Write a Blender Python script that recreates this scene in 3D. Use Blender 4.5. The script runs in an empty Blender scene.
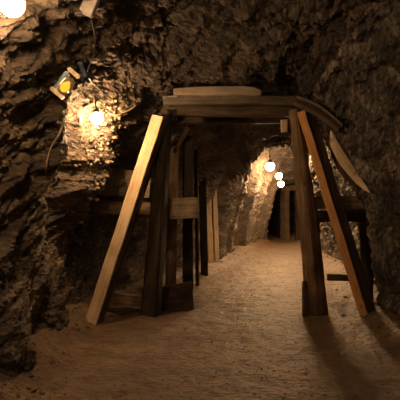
import bpy, bmesh, math, random
from mathutils import Vector, Matrix, noise
from mathutils.bvhtree import BVHTree
random.seed(7)
sc = bpy.context.scene
COL = sc.collection
CAMZ, HORIZ, F = 1.25, 210.0, 400.0

def at(px, py, Y):
    """A point of the place: column/row of the photograph at distance Y in front of the camera."""
    return Vector(((px - 200.0) / F * Y, Y, CAMZ - (py - HORIZ) / F * Y))

# ---------------------------------------------------------------- helpers
def tag(o, label=None, cat=None, group=None, kind=None):
    if cat and not kind: kind = 'thing'
    if label: o['label'] = label
    if cat: o['category'] = cat
    if group: o['group'] = group
    if kind: o['kind'] = kind
    return o

def empty(name, loc, label, cat, group=None):
    o = bpy.data.objects.new(name, None)
    o.empty_display_size = .1
    COL.objects.link(o); o.location = loc
    return tag(o, label, cat, group)

def link(name, bm, mat, parent=None, smooth=False):
    me = bpy.data.meshes.new(name)
    bm.normal_update()
    bm.to_mesh(me); bm.free()
    for p in me.polygons: p.use_smooth = smooth
    me.materials.append(mat)
    o = bpy.data.objects.new(name, me)
    COL.objects.link(o)
    if parent:
        o.parent = parent
        o.matrix_parent_inverse = Matrix.Translation(-parent.location)
    return o

def smooth(a, b, x):
    t = max(0., min(1., (x - a) / (b - a)))
    return t * t * (3 - 2 * t)

def lerp(keys, x):
    if x <= keys[0][0]: return keys[0][1:]
    for k0, k1 in zip(keys, keys[1:]):
        if x <= k1[0]:
            t = (x - k0[0]) / (k1[0] - k0[0])
            return tuple(a + (b - a) * t for a, b in zip(k0[1:], k1[1:]))
    return keys[-1][1:]

# ---------------------------------------------------------------- materials
def new_mat(name):
    m = bpy.data.materials.new(name); m.use_nodes = True
    nt = m.node_tree
    return m, nt, nt.nodes, nt.links, nt.nodes['Principled BSDF']

def ramp(N, stops):
    r = N.new('ShaderNodeValToRGB')
    e = r.color_ramp.elements
    e[0].position, e[0].color = stops[0][0], (*stops[0][1], 1)
    e[1].position, e[1].color = stops[-1][0], (*stops[-1][1], 1)
    for p, c in stops[1:-1]:
        x = e.new(p); x.color = (*c, 1)
    return r

def rock_mat(name, dark, mid, light, stretch=(1, 1, 1), rot=(0, 0, 0), rough=.62, spec=.4, bump=.9):
    m, nt, N, L, b = new_mat(name)
    tc = N.new('ShaderNodeTexCoord'); mp = N.new('ShaderNodeMapping')
    mp.inputs['Rotation'].default_value = rot; mp.inputs['Scale'].default_value = stretch
    L.new(tc.outputs['Object'], mp.inputs['Vector'])
    n1 = N.new('ShaderNodeTexNoise'); n1.inputs['Scale'].default_value = 2.2; n1.inputs['Detail'].default_value = 10; n1.inputs['Roughness'].default_value = .72
    n2 = N.new('ShaderNodeTexNoise'); n2.inputs['Scale'].default_value = 21; n2.inputs['Detail'].default_value = 8; n2.inputs['Roughness'].default_value = .75
    n2.inputs['Distortion'].default_value = .6
    v = N.new('ShaderNodeTexVoronoi'); v.feature = 'F1'; v.inputs['Scale'].default_value = 22
    for n in (n1, n2, v): L.new(mp.outputs['Vector'], n.inputs['Vector'])
    mx = N.new('ShaderNodeMath'); mx.operation = 'MULTIPLY_ADD'; mx.inputs[1].default_value = .55
    m2 = N.new('ShaderNodeMath'); m2.operation = 'MULTIPLY'; m2.inputs[1].default_value = .45
    L.new(n2.outputs['Fac'], m2.inputs[0]); L.new(n1.outputs['Fac'], mx.inputs[0]); L.new(m2.outputs[0], mx.inputs[2])
    r = ramp(N, [(.36, dark), (.5, mid), (.64, light)])
    L.new(mx.outputs[0], r.inputs['Fac']); L.new(r.outputs['Color'], b.inputs['Base Color'])
    ad = N.new('ShaderNodeMath'); ad.operation = 'MULTIPLY_ADD'; ad.inputs[1].default_value = .5
    L.new(v.outputs['Distance'], ad.inputs[0]); L.new(n2.outputs['Fac'], ad.inputs[2])
    bp = N.new('ShaderNodeBump'); bp.inputs['Strength'].default_value = bump; bp.inputs['Distance'].default_value = .05
    L.new(ad.outputs[0], bp.inputs['Height']); L.new(bp.outputs['Normal'], b.inputs['Normal'])
    b.inputs['Roughness'].default_value = rough
    b.inputs['Specular IOR Level'].default_value = spec
    return m

def wood_mat(name, dark, mid, light, grain=1., rough=.75, bump=.5, knots=True):
    """Grain runs along V (the length of a timber)."""
    m, nt, N, L, b = new_mat(name)
    tc = N.new('ShaderNodeTexCoord'); mp = N.new('ShaderNodeMapping')
    mp.inputs['Scale'].default_value = (38 * grain, 2.2 * grain, 1)
    L.new(tc.outputs['UV'], mp.inputs['Vector'])
    n1 = N.new('ShaderNodeTexNoise'); n1.inputs['Scale'].default_value = 1; n1.inputs['Detail'].default_value = 7; n1.inputs['Roughness'].default_value = .65; n1.inputs['Distortion'].default_value = .4
    L.new(mp.outputs['Vector'], n1.inputs['Vector'])
    n2 = N.new('ShaderNodeTexNoise'); n2.inputs['Scale'].default_value = 4.5; n2.inputs['Detail'].default_value = 5
    L.new(tc.outputs['Object'], n2.inputs['Vector'])
    a = N.new('ShaderNodeMath'); a.operation = 'MULTIPLY_ADD'; a.inputs[1].default_value = .6
    c = N.new('ShaderNodeMath'); c.operation = 'MULTIPLY'; c.inputs[1].default_value = .4
    L.new(n2.outputs['Fac'], c.inputs[0]); L.new(n1.outputs['Fac'], a.inputs[0]); L.new(c.outputs[0], a.inputs[2])
    r = ramp(N, [(.34, dark), (.5, mid), (.66, light)])
    L.new(a.outputs[0], r.inputs['Fac'])
    col = r.outputs['Color']
    if knots:
        v = N.new('ShaderNodeTexVoronoi'); v.inputs['Scale'].default_value = 1
        mk = N.new('ShaderNodeMapping'); mk.inputs['Scale'].default_value = (9, 4, 1)
        L.new(tc.outputs['UV'], mk.inputs['Vector']); L.new(mk.outputs['Vector'], v.inputs['Vector'])
        kr = ramp(N, [(.06, (.25, .2, .16)), (.14, (1, 1, 1))])
        L.new(v.outputs['Distance'], kr.inputs['Fac'])
        mm = N.new('ShaderNodeMix'); mm.data_type = 'RGBA'; mm.blend_type = 'MULTIPLY'; mm.inputs[0].default_value = .7
        L.new(col, mm.inputs[6]); L.new(kr.outputs['Color'], mm.inputs[7]); col = mm.outputs[2]
    L.new(col, b.inputs['Base Color'])
    bp = N.new('ShaderNodeBump'); bp.inputs['Strength'].default_value = bump; bp.inputs['Distance'].default_value = .01
    L.new(n1.outputs['Fac'], bp.inputs['Height']); L.new(bp.outputs['Normal'], b.inputs['Normal'])
    b.inputs['Roughness'].default_value = rough
    b.inputs['Specular IOR Level'].default_value = .3
    return m

def plain(name, col, rough=.6, metal=0., noise_amt=.25):
    m, nt, N, L, b = new_mat(name)
    tc = N.new('ShaderNodeTexCoord'); n = N.new('ShaderNodeTexNoise'); n.inputs['Scale'].default_value = 30; n.inputs['Detail'].default_value = 4
    L.new(tc.outputs['Object'], n.inputs['Vector'])
    r = ramp(N, [(.3, tuple(c * (1 - noise_amt) for c in col)), (.7, tuple(min(1, c * (1 + noise_amt)) for c in col))])
    L.new(n.outputs['Fac'], r.inputs['Fac']); L.new(r.outputs['Color'], b.inputs['Base Color'])
    b.inputs['Roughness'].default_value = rough; b.inputs['Metallic'].default_value = metal
    return m

def emit(name, col, s):
    m = bpy.data.materials.new(name); m.use_nodes = True
    N = m.node_tree.nodes; L = m.node_tree.links
    N.remove(N['Principled BSDF'])
    e = N.new('ShaderNodeEmission'); e.inputs['Color'].default_value = (*col, 1); e.inputs['Strength'].default_value = s
    L.new(e.outputs[0], N['Material Output'].inputs['Surface'])
    return m

ROCK_L = rock_mat('strata_rock', (.018, .014, .011), (.085, .063, .045), (.32, .24, .165), stretch=(1, .55, 1.7), rot=(math.radians(-42), 0, 0), bump=.8)
ROCK_R = rock_mat('craggy_rock', (.012, .011, .010), (.085, .072, .059), (.46, .385, .31), stretch=(1.2, 1.2, .7), bump=1.0)
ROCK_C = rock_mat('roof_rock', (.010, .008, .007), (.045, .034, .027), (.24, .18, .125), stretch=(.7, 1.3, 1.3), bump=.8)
ROCK_S = rock_mat('loose_stone', (.07, .044, .025), (.17, .108, .06), (.32, .22, .13))
CHIP = rock_mat('pale_chip', (.13, .10, .07), (.30, .23, .15), (.46, .37, .25))
DIRT = rock_mat('trodden_dirt', (.06, .037, .02), (.14, .088, .048), (.29, .19, .105), rough=.5, spec=.5, bump=.6, stretch=(.7, 1.7, 1))
PINE = wood_mat('fresh_pine', (.33, .23, .13), (.52, .385, .235), (.68, .53, .35), rough=.7)
PINE_R = wood_mat('reddish_pine', (.30, .14, .05), (.48, .24, .09), (.62, .35, .15), rough=.7)
DARKW = wood_mat('dark_old_timber', (.022, .015, .011), (.06, .04, .027), (.125, .083, .052), rough=.7)
BLACKW = wood_mat('near_black_timber', (.010, .008, .006), (.03, .021, .014), (.065, .044, .03))  # near-black: shade of the inner left posts is put into the colour
BROWNW = wood_mat('brown_timber', (.05, .032, .02), (.15, .098, .058), (.27, .185, .115))
LOGW = wood_mat('barked_log', (.045, .03, .018), (.14, .088, .05), (.27, .175, .10), bump=.9)
CAPW = wood_mat('sooty_cap_timber', (.04, .032, .026), (.10, .08, .062), (.18, .145, .115))
GREYW = wood_mat('weathered_grey_wood', (.13, .10, .078), (.27, .215, .165), (.40, .33, .26))
MOSSW = wood_mat('damp_grey_brown_wood', (.09, .066, .045), (.25, .19, .125), (.40, .32, .22), bump=.8)
PALEW = wood_mat('split_pale_wood', (.32, .24, .155), (.52, .40, .27), (.68, .55, .39))
IRON = plain('black_iron', (.03, .028, .026), .5, .6)
RUBBER = plain('cable_rubber', (.035, .03, .028), .55)
ROOT = plain('dry_root', (.30, .21, .12), .8)
GREYM = plain('grey_enamel', (.36, .32, .29), .5)
CREAM = plain('cream_bracket', (.62, .50, .36), .5)
BLUEM = plain('blue_housing', (.10, .16, .30), .35)
STEEL = plain('dull_steel', (.35, .35, .36), .4, .7)

WARM = (1.0, .60, .29)
# ---------------------------------------------------------------- tunnel shell
#        Y     xL     xR     H
KEYS = [(-2.5, -1.6, 2.1, 3.1), (3.4, -1.55, 2.08, 3.1), (4.15, -1.55, 2.08, 3.0), (4.32, -1.55, 2.0, 2.84), (4.62, -1.5, 2.05, 2.80), (4.78, -1.5, 2.28, 2.78),
        (5.05, -1.45, 2.42, 2.66), (6.0, -1.0, 2.55, 2.72), (7.0, -.62, 2.8, 2.85), (8.4, -.05, 3.0, 2.9), (9.2, .32, 3.1, 3.0),
        (9.7, .48, 3.1, 3.1), (11, .85, 3.4, 3.4), (13, 1.45, 4.0, 3.5), (14.4, 1.95, 4.5, 3.2), (15.2, 2.4, 4.9, 2.8),
        (15.35, 2.1, 5.0, 2.6), (20, 2.4, 6.4, 2.6), (25, 4.2, 8.5, 2.6)]
#  bulges (positive, into the passage) and hollows (negative): centre, radii, amount
LUMPS = [(at(92, 165, 4.42), (.5, .20, .55), .24), (at(84, 205, 4.4), (.5, .2, .35), .14), (at(50, 180, 3.95), (.5, .20, .6), -.62), (at(28, 130, 3.5), (.4, .14, .5), .12), (at(20, 165, 3.35), (.4, .16, .8), .12),
         (at(30, 285, 3.75), (.5, .4, .30), .16), (at(6, 345, 3.05), (.5, .3, .35), .20), (at(372, 60, 4.0), (.4, .3, .35), -.22),
         (at(385, 250, 4.3), (.5, .12, .7), .12), (at(386, 160, 4.0), (.4, .2, .6), .12), (at(300, 70, 4.5), (.5, .3, .2), -.12),
         (at(250, 20, 3.6), (.6, .25, .3), .12), (at(180, 50, 4.0), (.7, .25, .3), -.14),
         (at(222, 138, 8.3), (.75, .4, .6), .75), (at(200, 160, 7.7), (.6, .4, .7), .35),
         (Vector((2.3, 14.3, 2.6)), (1.0, .3, .4), .2), (Vector((1.9, 9.9, 2.9)), (.9, .3, .4), .22), (Vector((2.1, 11.4, 3.0)), (.9, .3, .4), .2)]
def ribs(Y, side):
    """Arched ribs of harder rock on the left of the inner passage."""
    if side > .35 or not 9 < Y < 16: return 0
    a = 0
    for y0, y1, h in ((9.9, 10.3, -.45), (10.9, 12.2, -1.5), (13.2, 13.5, -.25), (14.2, 14.8, -1.0)):
        a += h * smooth(y0 - .09, y0 + .09, Y) * (1 - smooth(y1 - .09, y1 + .09, Y))
    return (a + .2) * smooth(.35, .0, side) if side > 0 else a + .2
STRATA = Matrix.Rotation(math.radians(-42), 3, 'X')

def rock_disp(p, side):
    """side -1 left wall .. 0 roof .. 1 right wall; displacement into the passage, metres."""
    q = p.copy()
    if side < -.25:
        q = STRATA @ q; q = Vector((q.x, q.y * .45, q.z * 1.7))
    elif side > .25:
        q = Vector((q.x * 1.3, q.y * 1.3, q.z * .75))
    else:
        q = Vector((q.x * .8, q.y * 1.5, q.z))
    big = noise.fractal(q * 1.1, .9, 2.1, 3) * .10
    rid = (noise.ridged_multi_fractal(q * 2.6 + Vector((7, 3, 1)), 1.0, 2.2, 4, 1.0, 2.0) - 1.0) * .045
    d, _ = noise.voronoi(q * 3.3 + Vector((3, 9, 2)))
    crag = (d[1] - d[0]) * .11 - .035
    d2, _ = noise.voronoi(q * 9.0)
    crag += (d2[1] - d2[0]) * .045
    fine = noise.fractal(q * 15, .6, 2.2, 3) * .028
    if side > .25: fine += (noise.ridged_multi_fractal(Vector((q.x * 7, q.y * 7 + q.z * 3, q.z * 3.5)), .9, 2.2, 3, 1.0, 2.0) - 1) * .022
    if side > .1: crag *= 1 + .6 * smooth(.1, .3, side)
    tot = big + rid + crag + fine
    tot += ribs(p.y + .12 * noise.noise(Vector((p.z * 1.5, 3, 1))), side)
    for c, r, a in LUMPS:
        e = ((p.x - c.x) / r[0]) ** 2 + ((p.y - c.y) / r[1]) ** 2 + ((p.z - c.z) / r[2]) ** 2
        if e < 6: tot += a * math.exp(-e)
    return tot

def frange(a, b, s):
    n = max(1, round((b - a) / s)); return [a + (b - a) * i / n for i in range(n)]
STN = frange(-2.5, 2.0, .15) + frange(2.0, 5.5, .021) + frange(5.5, 9, .06) + frange(9, 15, .06) + frange(15, 25.01, .15) + [25.0]
NV = 330
def shell():
    grid = []
    for Y in STN:
        xL, xR, H = lerp(KEYS, Y)
        xc, a = (xL + xR) / 2, (xR - xL) / 2
        row = []
        for j in range(NV + 1):
            th = math.pi * (1 - j / NV)           # left foot -> crown -> right foot
            c, s = math.cos(th), math.sin(th)
            e = 2 / (2.6 - .7 * smooth(8.2, 9.8, Y) + .5 * smooth(14.8, 15.4, Y))
            x = xc + a * math.copysign(abs(c) ** e, c); z = (H + .25) * abs(s) ** e - .25
            p = Vector((x, Y, z))
            n = Vector((xc - x, 0, (.45 * H - z))); n.y = -.35 if 4.1 < Y < 5.1 else 0
            n.normalize()
            row.append(p + n * rock_disp(p, c))
        grid.append(row)
    return grid
GRID = shell()
_n = NV + 1
BVH = BVHTree.FromPolygons([p for r in GRID for p in r], [(i * _n + j, i * _n + j + 1, (i + 1) * _n + j + 1, (i + 1) * _n + j) for i in range(len(GRID) - 1) for j in range(NV)])
def on_rock(px, py, gap=.0):
    """The point of the rock seen at a place of the photograph, `gap` metres in front of it."""
    d = Vector(((px - 200) / F, 1, -(py - HORIZ) / F)); u = d.normalized()
    h = BVH.ray_cast(Vector((0, 0, CAMZ)), u)
    return Vector((0, 0, CAMZ)) + u * (h[3] - gap)
J1, J2 = int(NV * .36), int(NV * .66)
def shell_piece(name, j0, j1, mat):
    bm = bmesh.new()
    vs = [[bm.verts.new(r[j]) for j in range(j0, j1 + 1)] for r in GRID]
    for a, b in zip(vs, vs[1:]):
        for k in range(j1 - j0):
            bm.faces.new((a[k], a[k + 1], b[k + 1], b[k]))
    return tag(link(name, bm, mat), kind='structure')
shell_piece('wall_left', 0, J1, ROCK_L)
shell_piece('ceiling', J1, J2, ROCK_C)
shell_piece('wall_right', J2, NV, ROCK_R)
# the rock that closes the far end
bm = bmesh.new()
g = [[bm.verts.new((3.0 + 7.0 * i / 30, 25 + .5 * noise.fractal(Vector((i * .3, k * .3, 5)), 1, 2, 4), -.3 + 3.4 * k / 16)) for i in range(31)] for k in range(17)]
for a, b in zip(g, g[1:]):
    for i in range(30): bm.faces.new((a[i], a[i + 1], b[i + 1], b[i]))
tag(link('wall_back', bm, ROCK_R), kind='structure')

def floor_z(x, Y):
    xL, xR, H = lerp(KEYS, Y)
    z = .018 * noise.fractal(Vector((x * .9, Y * .9, 0)), 1, 2, 3) + .016 * noise.fractal(Vector((x * 5, Y * 5, 4)), .7, 2.2, 4)
    dl, dr = x - xL, xR - x
    berm = .55 if Y < 5 else .6
    z += .16 * (1 - smooth(.0, berm, dl)) + .16 * (1 - smooth(0, .6, dr))
    # earth heaped about the feet of the front posts
    for cx, cy, r, h in ((-.62, 4.75, .35, .02), (1.36, 4.7, .30, .035), (1.9, 4.3, .3, .03)):
        e = ((x - cx) ** 2 + (Y - cy) ** 2) / (r * r)
        if e < 5: z += h * math.exp(-e)
    return z
bm = bmesh.new()
rows = []
FST = frange(-2.5, 2.2, .15) + frange(2.2, 6, .025) + frange(6, 14, .06) + frange(14, 25.3, .15)
for Y in FST:
    xL, xR, H = lerp(KEYS, Y)
    rows.append([bm.verts.new((x, Y, floor_z(x, Y))) for x in [xL - .5 + (xR - xL + 1) * i / 170 for i in range(171)]])
for a, b in zip(rows, rows[1:]):
    for i in range(170): bm.faces.new((a[i], a[i + 1], b[i + 1], b[i]))
tag(link('floor', bm, DIRT, smooth=True), kind='structure')

# ---------------------------------------------------------------- timber builders
def frame_axes(p0, p1, roll):
    a = (p1 - p0).normalized()
    f = Vector((0, -1, 0))
    if abs(a.dot(f)) > .9: f = Vector((0, 0, 1))
    n = (f - a * f.dot(a)).normalized()
    s = a.cross(n).normalized()
    R = Matrix.Rotation(math.radians(roll), 3, a)
    return a, R @ n, R @ s

def ring_sweep(name, rings, uv_len, mat, parent, smooth_shade=False):
    """rings: lists of points all the same length; closed section, capped ends. UV = around, along."""
    bm = bmesh.new(); uv = bm.loops.layers.uv.new('UVMap')
    V = [[bm.verts.new(p) for p in r] for r in rings]
    n = len(V[0])
    per = [0.]
    for k in range(n): per.append(per[-1] + (rings[0][(k + 1) % n] - rings[0][k]).length)
    off = random.random() * 10
    for i in range(len(V) - 1):
        for k in range(n):
            k2 = (k + 1) % n
            f = bm.faces.new((V[i][k], V[i][k2], V[i + 1][k2], V[i + 1][k]))
            for lp, (u, v) in zip(f.loops, ((per[k], uv_len[i]), (per[k + 1], uv_len[i]), (per[k + 1], uv_len[i + 1]), (per[k], uv_len[i + 1]))):
                lp[uv].uv = (u + off, v + off)
    for ring, flip in ((V[0], True), (V[-1], False)):
        f = bm.faces.new(ring[::-1] if flip else ring)
        for lp in f.loops: lp[uv].uv = (lp.vert.co.x * .4 + off, lp.vert.co.z * .4)
    bmesh.ops.recalc_face_normals(bm, faces=bm.faces[:])
    return link(name, bm, mat, parent, smooth_shade)

def beam(name, p0, p1, w, t, mat, parent=None, roll=0, wob=.005, bev=.012, w1=None, t1=None, sag=0):
    """Sawn timber: w across (in view), t deep; worn bevelled edges, slightly uneven."""
    a, n, s = frame_axes(p0, p1, roll)
    Ln = (p1 - p0).length; ns = max(6, int(Ln / .07))
    w1 = w1 or w; t1 = t1 or t
    rings = []; vl = []
    for i in range(ns + 1):
        u = i / ns; ww = (w + (w1 - w) * u) / 2; tt = (t + (t1 - t) * u) / 2
        b = min(bev, ww * .45, tt * .45)
        sec = [(-ww + b, tt), (-ww * .33, tt), (ww * .33, tt), (ww - b, tt), (ww, tt - b), (ww, 0), (ww, -tt + b), (ww - b, -tt), (0, -tt), (-ww + b, -tt), (-ww, -tt + b), (-ww, 0), (-ww, tt - b)]
        c = p0 + a * (Ln * u) + Vector((0, 0, -sag * 4 * u * (1 - u)))
        ring = []
        for x, y in sec:
            p = c + s * x + n * y
            ring.append(p + noise.noise_vector(p * 5) * wob + noise.noise_vector(p * 17) * wob * .5)
        rings.append(ring); vl.append(Ln * u)
    return ring_sweep(name, rings, vl, mat, parent)

def log(name, p0, p1, r0, r1, mat, parent=None, bend=0., bumpy=.10, seg=26):
    a, n, s = frame_axes(p0, p1, 0)
    Ln = (p1 - p0).length; ns = max(8, int(Ln / .04))
    rings = []; vl = []; ph = random.random() * 50
    for i in range(ns + 1):
        u = i / ns; r = r0 + (r1 - r0) * u
        c = p0 + a * (Ln * u) + s * (bend * math.sin(math.pi * u))
        ring = []
        for k in range(seg):
            th = 2 * math.pi * k / seg
            d = s * math.cos(th) + n * math.sin(th)
            q = Vector((math.cos(th) * 1.6, math.sin(th) * 1.6, Ln * u * 1.3 + ph))
            rr = r * (1 + bumpy * noise.fractal(q, 1, 2, 3) + .05 * noise.noise(Vector((q.x * 5, q.y * 5, q.z * .6))))
            if u < .015 or u > .985: rr *= .93
            ring.append(c + d * rr)
        rings.append(ring); vl.append(Ln * u)
    return ring_sweep(name, rings, vl, mat, parent, False)

def blade(name, pts, widths, t, face, mat, parent=None):
    """A split board following a curved centre line, its broad side towards `face`."""
    P = []; W = []
    for i in range(len(pts) - 1):
        for k in range(6):
            u = k / 6
            p_1 = pts[max(i - 1, 0)]; p0 = pts[i]; p1 = pts[i + 1]; p2 = pts[min(i + 2, len(pts) - 1)]
            P.append(.5 * ((2 * p0) + (p1 - p_1) * u + (2 * p_1 - 5 * p0 + 4 * p1 - p2) * u * u + (3 * p0 - p_1 - 3 * p1 + p2) * u ** 3))
            W.append(widths[i] + (widths[i + 1] - widths[i]) * u)
    P.append(pts[-1]); W.append(widths[-1])
    rings = []; vl = []; acc = 0
    for i, p in enumerate(P):
        a = (P[min(i + 1, len(P) - 1)] - P[max(i - 1, 0)]).normalized()
        n = (face - a * face.dot(a)).normalized(); s = a.cross(n)
        w = W[i] / 2; b = min(.006, w * .4)
        sec = [(-w + b, t / 2), (0, t / 2 + .004), (w - b, t / 2), (w, t / 2 - b), (w, -t / 2 + b), (w - b, -t / 2), (0, -t / 2), (-w + b, -t / 2), (-w, -t / 2 + b), (-w, t / 2 - b)]
        rings.append([p + s * x + n * y + noise.noise_vector((p + s * x) * 9) * .004 for x, y in sec])
        if i: acc += (p - P[i - 1]).length
        vl.append(acc)
    return ring_sweep(name, rings, vl, mat, parent)

def tube(name, pts, r, mat, parent=None, sub=8, seg=8, taper=1.):
    P = []
    for i in range(len(pts) - 1):
        for k in range(sub):
            u = k / sub
            p_1 = pts[max(i - 1, 0)]; p0 = pts[i]; p1 = pts[i + 1]; p2 = pts[min(i + 2, len(pts) - 1)]
            P.append(.5 * ((2 * p0) + (p1 - p_1) * u + (2 * p_1 - 5 * p0 + 4 * p1 - p2) * u * u + (3 * p0 - p_1 - 3 * p1 + p2) * u ** 3))
    P.append(pts[-1])
    bm = bmesh.new(); prev = None; V = []
    ref = Vector((.31, .87, .4)).normalized()
    for i, p in enumerate(P):
        a = (P[min(i + 1, len(P) - 1)] - P[max(i - 1, 0)]).normalized()
        n = (ref - a * ref.dot(a)).normalized(); s = a.cross(n)
        rr = r * (1 + (taper - 1) * i / (len(P) - 1))
        V.append([bm.verts.new(p + (n * math.cos(2 * math.pi * k / seg) + s * math.sin(2 * math.pi * k / seg)) * rr) for k in range(seg)])
    for a, b in zip(V, V[1:]):
        for k in range(seg): bm.faces.new((a[k], a[(k + 1) % seg], b[(k + 1) % seg], b[k]))
    bm.faces.new(V[0]); bm.faces.new(V[-1])
    bmesh.ops.recalc_face_normals(bm, faces=bm.faces[:])
    return link(name, bm, mat, parent, True)

def lathe(name, prof, mat, M, parent=None, seg=24, caps=True):
    """prof: (radius, height) along local +Z, placed by matrix M."""
    bm = bmesh.new(); V = []
    for r, z in prof:
        V.append([bm.verts.new(M @ Vector((r * math.cos(2 * math.pi * k / seg), r * math.sin(2 * math.pi * k / seg), z))) for k in range(seg)])
    for a, b in zip(V, V[1:]):
        for k in range(seg): bm.faces.new((a[k], a[(k + 1) % seg], b[(k + 1) % seg], b[k]))
    if caps: bm.faces.new(V[0]); bm.faces.new(V[-1])
    bmesh.ops.recalc_face_normals(bm, faces=bm.faces[:])
    return link(name, bm, mat, parent, True)

def stick_to_floor(p, dz=-.02):
    return Vector((p.x, p.y, floor_z(p.x, p.y) + dz))

# ---------------------------------------------------------------- the front timber frame
FY = 4.72
t = empty('timber_support', Vector((.4, FY, 0)), 'front timber support frame spanning the tunnel with two battered posts and slanting braces', 'timber frame')
lp_b = stick_to_floor(at(150.5, 317, FY)); rp_b = stick_to_floor(at(317, 314, FY))
beam('post', lp_b, at(166.5, 112, FY), .205, .19, BLACKW, t, roll=-14, w1=.125, t1=.15, bev=.03)
log('post', rp_b, at(294.5, 110, FY), .135, .072, LOGW, t, bend=.012, bumpy=.16)
# cap beam and the header board under it
beam('cap_beam', at(164, 102.5, FY), at(306, 103, FY), .105, .2, CAPW, t, sag=-.015)
beam('header_board', at(163, 112, FY + .06), at(300, 112, FY + .06), .11, .10, DARKW, t)
beam('knee_brace', at(174, 153, FY + .25), at(188, 128, FY + .2), .05, .05, BROWNW, t)
# the two slanting braces
lb_b = at(96.5, 326, 4.42); lb_t = at(163, 117, FY - .10)
br = beam('brace', stick_to_floor(lb_b), lb_t, .125, .12, DARKW, t, roll=-12, bev=.01)
fb = beam('facing_board', stick_to_floor(at(90.5, 325, 4.33)), at(158.3, 116, FY - .2), .138, .035, PINE, br, roll=-16, bev=.005); fb['label'] = 'pale yellowish pine face of the left brace'
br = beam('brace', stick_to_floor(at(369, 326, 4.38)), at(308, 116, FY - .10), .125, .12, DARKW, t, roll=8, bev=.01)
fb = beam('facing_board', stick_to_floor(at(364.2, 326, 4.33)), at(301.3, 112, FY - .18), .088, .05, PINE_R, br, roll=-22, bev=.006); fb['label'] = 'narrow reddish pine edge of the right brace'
# wedge beside the right post, pale block near its top
beam('wedge', stick_to_floor(at(304.5, 313, FY - .12)), at(304, 281, FY - .08), .05, .05, DARKW, t, w1=.035)
bl = beam('block', at(284.5, 132, FY - .02), at(284.3, 120, FY - .02), .075, .05, PINE, t); bl['label'] = 'pale little block nailed beside the round post'

# ---------------------------------------------------------------- loose timbers about the frame
def tb(name, label, cat, fn, *a, group=None, **k):
    group = group or {'timber_post': 'timber posts along the inner passage', 'rail_log': 'logs used as side rails', 'rail_plank': 'planks used as side rails',
                      'sill_board': 'boards lying low by the floor', 'split_board': 'split boards on the right rock', 'lagging_plank': 'planks sloping over the right shoulder of the frame',
                      'roof_beam': 'roof beams of the passage'}.get(name)
    o = fn(name, *a, **k); return tag(o, label, cat, group)
tb('roof_plank', 'pale grey flat plank lying on top of the cap beam', 'plank', blade, [at(174, 94, FY - .05), at(200, 93.3, FY - .05), at(235, 93, FY - .05), at(252, 93.4, FY - .05), at(260, 95.4, FY - .05)], [.075, .10, .105, .095, .045], .2, Vector((0, -1, 0)), GREYW)
tb('steel_strap', 'short bluish steel strap poking out left of the grey roof plank', 'strap', beam, at(163, 97.8, FY - .1), at(178, 96.4, FY - .1), .022, .05, STEEL, wob=.001)
tb('lagging_plank', 'dark plank sloping down from the cap beam against the right rock wall', 'plank', blade, [at(297, 101, 4.56), at(312, 108, 4.47), at(326, 117, 4.38), at(341, 130, 4.24)], [.12, .115, .11, .07], .06, Vector((.1, -1, .5)), DARKW)
tb('lagging_plank', 'thin grey edged strip lying along the top of the sloping dark plank', 'plank', blade, [at(297, 97, 4.52), at(313, 103, 4.43), at(327, 112, 4.34), at(343, 126, 4.2)], [.016, .016, .016, .012], .05, Vector((-.3, -1, .3)), CAPW)
tb('split_board', 'pale curved split board with a pointed tip leaning on the right rock', 'board', blade, [at(331.5, 131, 4.34), at(335, 145, 4.38), at(346, 164, 4.40), at(359, 181, 4.34), at(370.5, 193, 4.18)], [.02, .10, .105, .075, .01], .03, Vector((-.8, -1, .3)), PALEW)
tb('split_board', 'dark narrow split board beside the pale pointed board', 'board', blade, [at(331, 146, FY - .02), at(337, 161, FY - .06), at(347, 177, FY - .1), at(361, 191, FY - .15)], [.05, .075, .07, .02], .03, Vector((-.25, -1, .1)), BROWNW)
# rails into the left rock
tb('rail_plank', 'broad grey-brown plank behind the yellow brace, upper one at the left side', 'plank', beam, at(92, 181, 4.92), at(150, 185, 5.0), .33, .06, MOSSW, bev=.006)
tb('rail_log', 'rough log below the broad plank behind the yellow brace', 'log', log, at(84, 207, 4.8), at(150, 210, 4.95), .085, .095, LOGW)
tb('nailed_board', 'short brown board nailed flat across the inner left posts', 'board', beam, at(169, 208.5, 5.55), at(197.5, 208, 5.6), .29, .05, MOSSW, bev=.005)
tb('sill_board', 'board on edge near the floor between yellow brace and dark post', 'board', beam, at(106, 297, 4.95), at(146, 302, 4.9), .13, .05, BROWNW, bev=.006)
tb('sill_board', 'long low board lying on the earth below the upright sill board', 'board', beam, at(104, 309, 4.85), at(146, 314, 4.82), .09, .08, DARKW, bev=.006)
tb('leaning_slab', 'dark rough slab of wood standing at the foot of the left post', 'slab', blade, [at(161, 299, 5.0), at(177, 297.5, 5.05), at(192.5, 296, 5.1)], [.29, .33, .38], .07, Vector((0, -1, .12)), DARKW)
# rails into the right rock
tb('rail_plank', 'grey-brown square rail behind the right brace, running into the rock', 'rail', beam, at(313, 203, 4.88), at(378, 201.5, 4.80), .15, .10, MOSSW, bev=.008)
tb('rail_log', 'dark log with a pale cut end under the right square rail', 'log', log, at(341, 215, 4.75), at(380, 216, 4.95), .075, .085, DARKW)
_l = bpy.data.objects['rail_log.001']
_e = log('cut_end', at(340.4, 214.8, 4.747), at(341.2, 215, 4.752), .068, .070, PALEW, _l, bumpy=.05); _e['label'] = 'pale sawn end of the log'
tb('rail_log', 'black stub of log between the round post and the red-brown brace', 'log', log, at(311, 216, 4.98), at(332, 216, 5.0), .075, .07, DARKW)
tb('sill_board', 'dark low board on the floor between the round post and right brace', 'board', beam, at(327, 277, 5.6), at(364, 278, 5.5), .09, .08, DARKW, bev=.006)
tb('prop_post', 'crooked dark prop standing under the right rail beside the rock', 'post', log, stick_to_floor(at(366, 300, 4.95)), at(362, 210, 4.98), .075, .07, DARKW, bend=.03)

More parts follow.
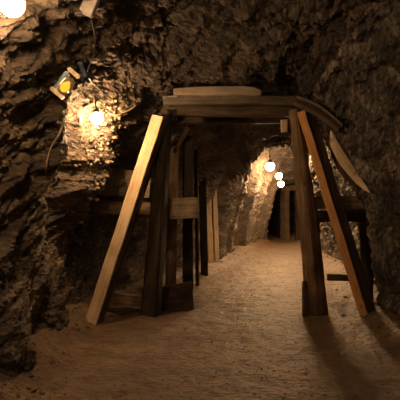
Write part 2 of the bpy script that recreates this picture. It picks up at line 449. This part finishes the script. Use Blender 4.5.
# ---------------------------------------------------------------- posts further in
def post(label, fn, px0, py0, px1, py1, Y, *a, **k):
    return tb('timber_post', label, 'post', fn, stick_to_floor(at(px0, py0, Y)), at(px1, py1, Y), *a, **k)
post('brown squared post behind the dark front left post', beam, 170.5, 287, 174.5, 128, 6.0, .14, .14, BROWNW, roll=15)
post('black post carrying the nailed board, second behind the front left post', beam, 188, 290, 188, 128, 6.25, .16, .16, BLACKW)
post('thin brown post below the right end of the nailed board', beam, 197.5, 285, 196, 150, 6.7, .06, .08, DARKW)
post('dark wide post just left of the pale pair of posts', beam, 204.5, 271, 202, 158, 7.6, .14, .14, BLACKW)
post('pale upright post left of its pair on the lit left wall', beam, 210.2, 267, 206.5, 178, 8.7, .13, .12, PALEW, roll=20)
post('pale upright post right of its pair on the lit left wall', beam, 216.3, 265, 213.2, 172, 8.9, .11, .12, PALEW, roll=20)
# second frame's dark roof boards
for i, (Y, z) in enumerate(((5.5, 2.52),)):
    xL, xR, H = lerp(KEYS, Y)
    tb('roof_beam', ['dark roof beam nearest behind the front frame', 'middle dark roof beam behind the front frame', 'innermost dark roof beam before the lamps'][i], 'beam', log,
       Vector((xL + .2, Y, z)), Vector((xR - .3, Y, z + .02)), .10, .09, DARKW)

# far frame
post('far brown timber post beside the dark gap at the end of the passage', beam, 286.5, 236, 286, 190, 17.2, .2, .2, BROWNW, roll=25)
post('far dark timber post at the end of the passage', beam, 298, 236, 297, 190, 17.4, .22, .22, DARKW)
tb('roof_beam', 'far roof beam on the last two timber posts', 'beam', beam, at(281, 189, 17.2), at(303, 187, 17.3), .22, .25, BROWNW)
tb('light_block_planks', 'added dark planks keeping light out of the space left of the far brown post', 'partition', beam, Vector((3.55, 17.35, 1.05)), Vector((3.9, 24.0, 1.05)), .12, 2.3, DARKW, bev=.005)  # added wall that blocks lamplight so the left fork stays dark

# ---------------------------------------------------------------- lamps
def mine_lamp(label, pos, r, strength, up, guard=True, shade=False, color=WARM, group='lit mine lamps'):
    """Globe on a socket that hangs by its stub of cable; `up` points from globe to socket."""
    up = up.normalized()
    t = empty('mine_lamp', pos, label, 'lamp', group)
    M = Matrix.Translation(pos) @ up.to_track_quat('Z', 'Y').to_matrix().to_4x4()
    prof = [(r * math.sin(math.pi * k / 16) + .0005, -r * math.cos(math.pi * k / 16) * 1.12) for k in range(14)]
    g = lathe('bulb', prof, emit('bulb_glow', color, strength), M, t)
    lathe('socket', [(.2 * r, .82 * r), (.62 * r, .84 * r), (.66 * r, 1.3 * r), (.5 * r, 1.7 * r), (.18 * r, 1.9 * r)], IRON, M, t)
    tube('cable_stub', [M @ Vector((0, 0, 1.85 * r)), M @ Vector((.1 * r, 0, 3.2 * r)), M @ Vector((0, .3 * r, 5.5 * r))], .12 * r, RUBBER, t)
    if shade:
        lathe('shade', [(.5 * r, 1.5 * r), (1.3 * r, 1.2 * r), (2.0 * r, -1.5 * r), (1.94 * r, -1.5 * r), (1.25 * r, 1.1 * r), (.45 * r, 1.4 * r)], IRON, M, t, caps=False)  # added skirt keeps the unseen lamps' light off the roof and near floor
    elif guard:
        R = 1.32 * r
        for k in range(4):
            th = math.pi * k / 4 + .3
            pts = [M @ Vector((R * math.cos(th) * math.sin(ph), R * math.sin(th) * math.sin(ph), -R * math.cos(ph))) for ph in [math.radians(d) for d in (-140, -100, -50, 0, 50, 100, 140)]]
            tube('guard_wire', pts, .0028, STEEL, t, sub=4, seg=5)
    return t
mine_lamp('bright lamp on the left rock wall above the glittering rock face', on_rock(97, 118, .22), .05, 760, Vector((-.1, .1, 1)))
mine_lamp('bright lamp in the top left corner of the photo', on_rock(11, 2, .10), .07, 230, Vector((-.2, .1, 1)), guard=False)
mine_lamp('largest of the three lamps over the inner passage', at(270, 166.5, 11.9), .11, 440, Vector((0, 0, 1)))
mine_lamp('middle one of the three lamps over the inner passage', at(279, 176, 12.7), .09, 440, Vector((0, 0, 1)))
mine_lamp('lowest one of the three lamps over the inner passage', at(281, 184, 13.6), .09, 440, Vector((0, 0, 1)))
mine_lamp('added unseen lamp behind the upper half of the round post', at(302.5, 150, 9.0), .06, 1900, Vector((0, 0, 1)), shade=True)  # added out of sight to brighten the inner left wall
mine_lamp('added unseen shaded lamp close behind the round post', at(297.5, 140, 7.3), .06, 1200, Vector((0, 0, 1)), shade=True)  # added out of sight to brighten the floor just inside the frame
mine_lamp('lamp out of sight behind the reddish right brace', at(320, 152, 6.6), .05, 90, Vector((0, 0, 1)))
mine_lamp('lamp beyond the far timber posts', at(305, 195, 18.6), .08, 130, Vector((0, 0, 1)), guard=False)

# fixtures on the left rock
def box_bm(M, sx, sy, sz, bev=.006):
    bm = bmesh.new(); bmesh.ops.create_cube(bm, size=1, matrix=M @ Matrix.Diagonal((sx, sy, sz, 1)))
    bmesh.ops.bevel(bm, geom=bm.edges[:], offset=bev, segments=2, affect='EDGES')
    return bm
P = on_rock(65.5, 83, .08); PY = P.y
ax = (at(75, 71.5, PY) - P).normalized(); fr = Vector((.35, -1, -.1)); fr = (fr - ax * fr.dot(ax)).normalized(); sd = ax.cross(fr)
M = Matrix((sd, fr, ax)).transposed().to_4x4(); M.translation = P
if (M @ Vector((.1, 0, 0))).x < P.x: M = M @ Matrix.Rotation(math.pi, 4, 'Z') @ Matrix.Identity(4)
t = empty('bulkhead_lantern', P, 'small tilted blue lantern with a yellow bulb above the bright lamp', 'lantern')
M = M @ Matrix.Scale(.82, 4)
def toward(M, d):   # local point offset that heads to the viewer
    return M @ Matrix.Translation(d)
cam_sign = 1 if (M @ Vector((0, .1, 0))).y < P.y else -1
link('housing', box_bm(toward(M, (-.045, -.02 * cam_sign, 0)), .045, .08, .20, .008), BLUEM, t)
link('bracket', box_bm(toward(M, (.0, 0, -.125)), .15, .075, .045, .008), CREAM, t)
link('bracket', box_bm(toward(M, (.0, 0, .125)), .13, .075, .04, .008), CREAM, t)
JM = toward(M, (.022, .02 * cam_sign, -.02))
gm, nt, N, L, b = new_mat('lantern_glass')
b.inputs['Base Color'].default_value = (.9, .72, .5, 1); b.inputs['Roughness'].default_value = .12; b.inputs['Transmission Weight'].default_value = .85; b.inputs['IOR'].default_value = 1.2
lathe('glass_jar', [(.03, -.09), (.05, -.075), (.056, -.03), (.056, .04), (.045, .085), (.03, .095)], gm, JM, t)
lathe('bulb', [(.004, -.062), (.025, -.05), (.035, -.02), (.032, .012), (.016, .035), (.012, .05)], emit('yellow_bulb_glow', (1, .62, .04), 1.3), JM, t, seg=18)

P = on_rock(91, 4, .09); PY = P.y
ax = (at(97, -10, PY) - P).normalized(); fr = Vector((-.1, -1, -.55)); fr = (fr - ax * fr.dot(ax)).normalized(); sd = ax.cross(fr)
M = Matrix((sd, fr, ax)).transposed().to_4x4(); M.translation = P
t = empty('junction_box', P, 'grey box fixed to the rock roof at the top edge, cable across it', 'box')
link('body', box_bm(M, .08, .07, .16, .006), GREYM, t)
link('lid', box_bm(M @ Matrix.Translation((0, .040, 0)), .088, .014, .17, .004), GREYM, t)
tube('conduit', [M @ Vector(q) for q in ((-.08, .065, .02), (-.02, .06, .0), (.02, .056, .03), (.05, .06, .08), (.04, .03, .17))], .009, RUBBER, t)
tag(tube('power_cable', [on_rock(x, y, .03) for x, y in ((91, 18), (95, 38), (93, 58), (87.5, 70), (91, 81), (103, 93), (104, 101))], .008, RUBBER),
    'twisted brown cable running down the rock from the grey box to the bright lamp', 'cable')
tag(tube('splice_sleeve', [on_rock(80, 63, .03), on_rock(83, 70, .03), on_rock(85.5, 76, .03)], .02, BLUEM), 'blue sleeve hanging beside the cable, right of the lantern', 'sleeve')
for label, pts in (('pale root curling over the rock right of the bright lamp', [(108, 113), (117, 115), (127, 111), (136, 106), (143, 100)]),
                   ('pale root looping down left of the bright lamp', [(88, 105), (81, 112), (80, 121), (84, 131), (80, 143)]),
                   ('long thin root hanging over the dark hollow at the left', [(63, 118), (60, 132), (50, 150), (46, 172), (47, 195)]),
                   ('short pale root standing off the rock above the broad rail plank', [(119, 163), (124, 168), (127, 175)])):
    tag(tube('root', [on_rock(x, y, .015 + .035 * (i % 2)) for i, (x, y) in enumerate(pts)], .009, ROOT, taper=.4), label, 'root', 'roots hanging on the left rock')

# ---------------------------------------------------------------- loose stone
_b = bmesh.new(); bmesh.ops.create_icosphere(_b, subdivisions=1, radius=1)
ICO_V = [v.co.copy() for v in _b.verts]; ICO_F = [tuple(v.index for v in f.verts) for f in _b.faces]; _b.free()
def pebble(buf, c, r, seed):
    R = Matrix.Rotation(random.random() * 6.3, 3, 'Z') @ Matrix.Rotation(random.random() * 6.3, 3, 'X')
    sx, sy, sz = random.uniform(.8, 1.25), random.uniform(.8, 1.2), random.uniform(.5, .9)
    b0 = len(buf[0])
    for v in ICO_V:
        buf[0].append(c + (R @ Vector((v.x * sx, v.y * sy, v.z * sz))) * r * (1 + .35 * noise.noise(v * 1.3 + Vector((seed, 0, 0)))))
    buf[1].extend(tuple(b0 + k for k in f) for f in ICO_F)
def from_buf(name, buf, mat):
    me = bpy.data.meshes.new(name); me.from_pydata(buf[0], [], buf[1]); me.materials.append(mat)
    o = bpy.data.objects.new(name, me); COL.objects.link(o); return o
# chips that cling to the rock face under the bright lamp
bm = ([], []); pool = []
for Yi, row in enumerate(GRID):
    if 3.85 < STN[Yi] < 4.8:
        for j in range(0, J1 + 8):
            p = row[j]; px = 200 + p.x / p.y * F; py = HORIZ - (p.z - CAMZ) / p.y * F
            w = math.exp(-((px - (98 - (py - 115) * .08)) / 15) ** 2) * (1 if 100 < py < 190 else .35 if 190 <= py < 300 else 0)
            if random.random() < w * .42: pool.append(p)
for k, p in enumerate(pool):
    pebble(bm, p + Vector((random.uniform(-.01, .05), random.uniform(-.03, .01), random.uniform(-.02, .02))), random.choice((.008, .010, .013, .018, .026)), k)
tag(from_buf('rock_chips', bm, CHIP), 'pale chips of stone clinging to the rock under the bright lamp', 'stone chips', kind='stuff')
bm = ([], []); n = 0
while n < 6000:
    Y = 2.5 + 9 * random.random() ** 1.7; xL, xR, H = lerp(KEYS, Y)
    x = random.uniform(xL, xR); e = min(x - xL, xR - x)
    if random.random() > .16 + .84 * math.exp(-(e / .38) ** 2): continue
    r = random.uniform(.003, .009) if random.random() < .96 or e > .5 else random.uniform(.012, .03)
    pebble(bm, Vector((x, Y, floor_z(x, Y) + r * .2)), r, n); n += 1
tag(from_buf('gravel', bm, ROCK_S), 'small stones scattered on the dirt floor and thick along its edges', 'gravel', kind='stuff')
def boulder(label, c, r, sc3):
    bm = bmesh.new(); bmesh.ops.create_icosphere(bm, subdivisions=5, radius=1)
    for v in bm.verts:
        d = v.co.copy(); dd, _ = noise.voronoi(d * 1.6 + c)
        k = 1 + .35 * (dd[1] - dd[0]) + .22 * noise.fractal(d * 2 + c, 1, 2, 4) + .05 * noise.fractal(d * 9, 1, 2, 3)
        v.co = c + Vector((d.x * sc3[0], d.y * sc3[1], d.z * sc3[2])) * r * k * .8
    tag(link('boulder', bm, ROCK_L), label, 'boulder', 'boulders at the foot of the left wall')
boulder('large dark boulder at the bottom left corner of the photo', Vector((-1.5, 3.0, .2)), .34, (.8, .9, 1.15))
boulder('dark boulder at the foot of the left wall before the yellow brace', Vector((-1.52, 3.95, .16)), .30, (.8, 1, .9))
# ---------------------------------------------------------------- camera, light, view
cam = bpy.data.cameras.new('camera'); co = bpy.data.objects.new('camera', cam); COL.objects.link(co)
co.location = (0, 0, CAMZ); co.rotation_euler = (math.pi / 2, 0, 0)
cam.sensor_width = 36; cam.sensor_fit = 'HORIZONTAL'; cam.lens = 36.0
cam.shift_y = (HORIZ - 200) / 400.0
cam.clip_start = .05
sc.camera = co
# unseen fill lights added to lift the right wall and near floor
for loc, p, r in (((-.9, -.6, 2.5), 11, .06), ((.5, .9, 2.75), 7, .06)):
    l = bpy.data.lights.new('fill_light', 'POINT'); l.energy = p; l.color = (1, .72, .46); l.shadow_soft_size = r
    o = bpy.data.objects.new('fill_light', l); o.location = loc; COL.objects.link(o)
w = bpy.data.worlds.new('world'); sc.world = w; w.use_nodes = True
w.node_tree.nodes['Background'].inputs['Color'].default_value = (.25, .32, .5, 1)
w.node_tree.nodes['Background'].inputs['Strength'].default_value = .01
sc.view_settings.view_transform = 'Standard'; sc.view_settings.look = 'None'
sc.view_settings.gamma = 1; sc.view_settings.use_curve_mapping = False
sc.view_settings.exposure = 0.0
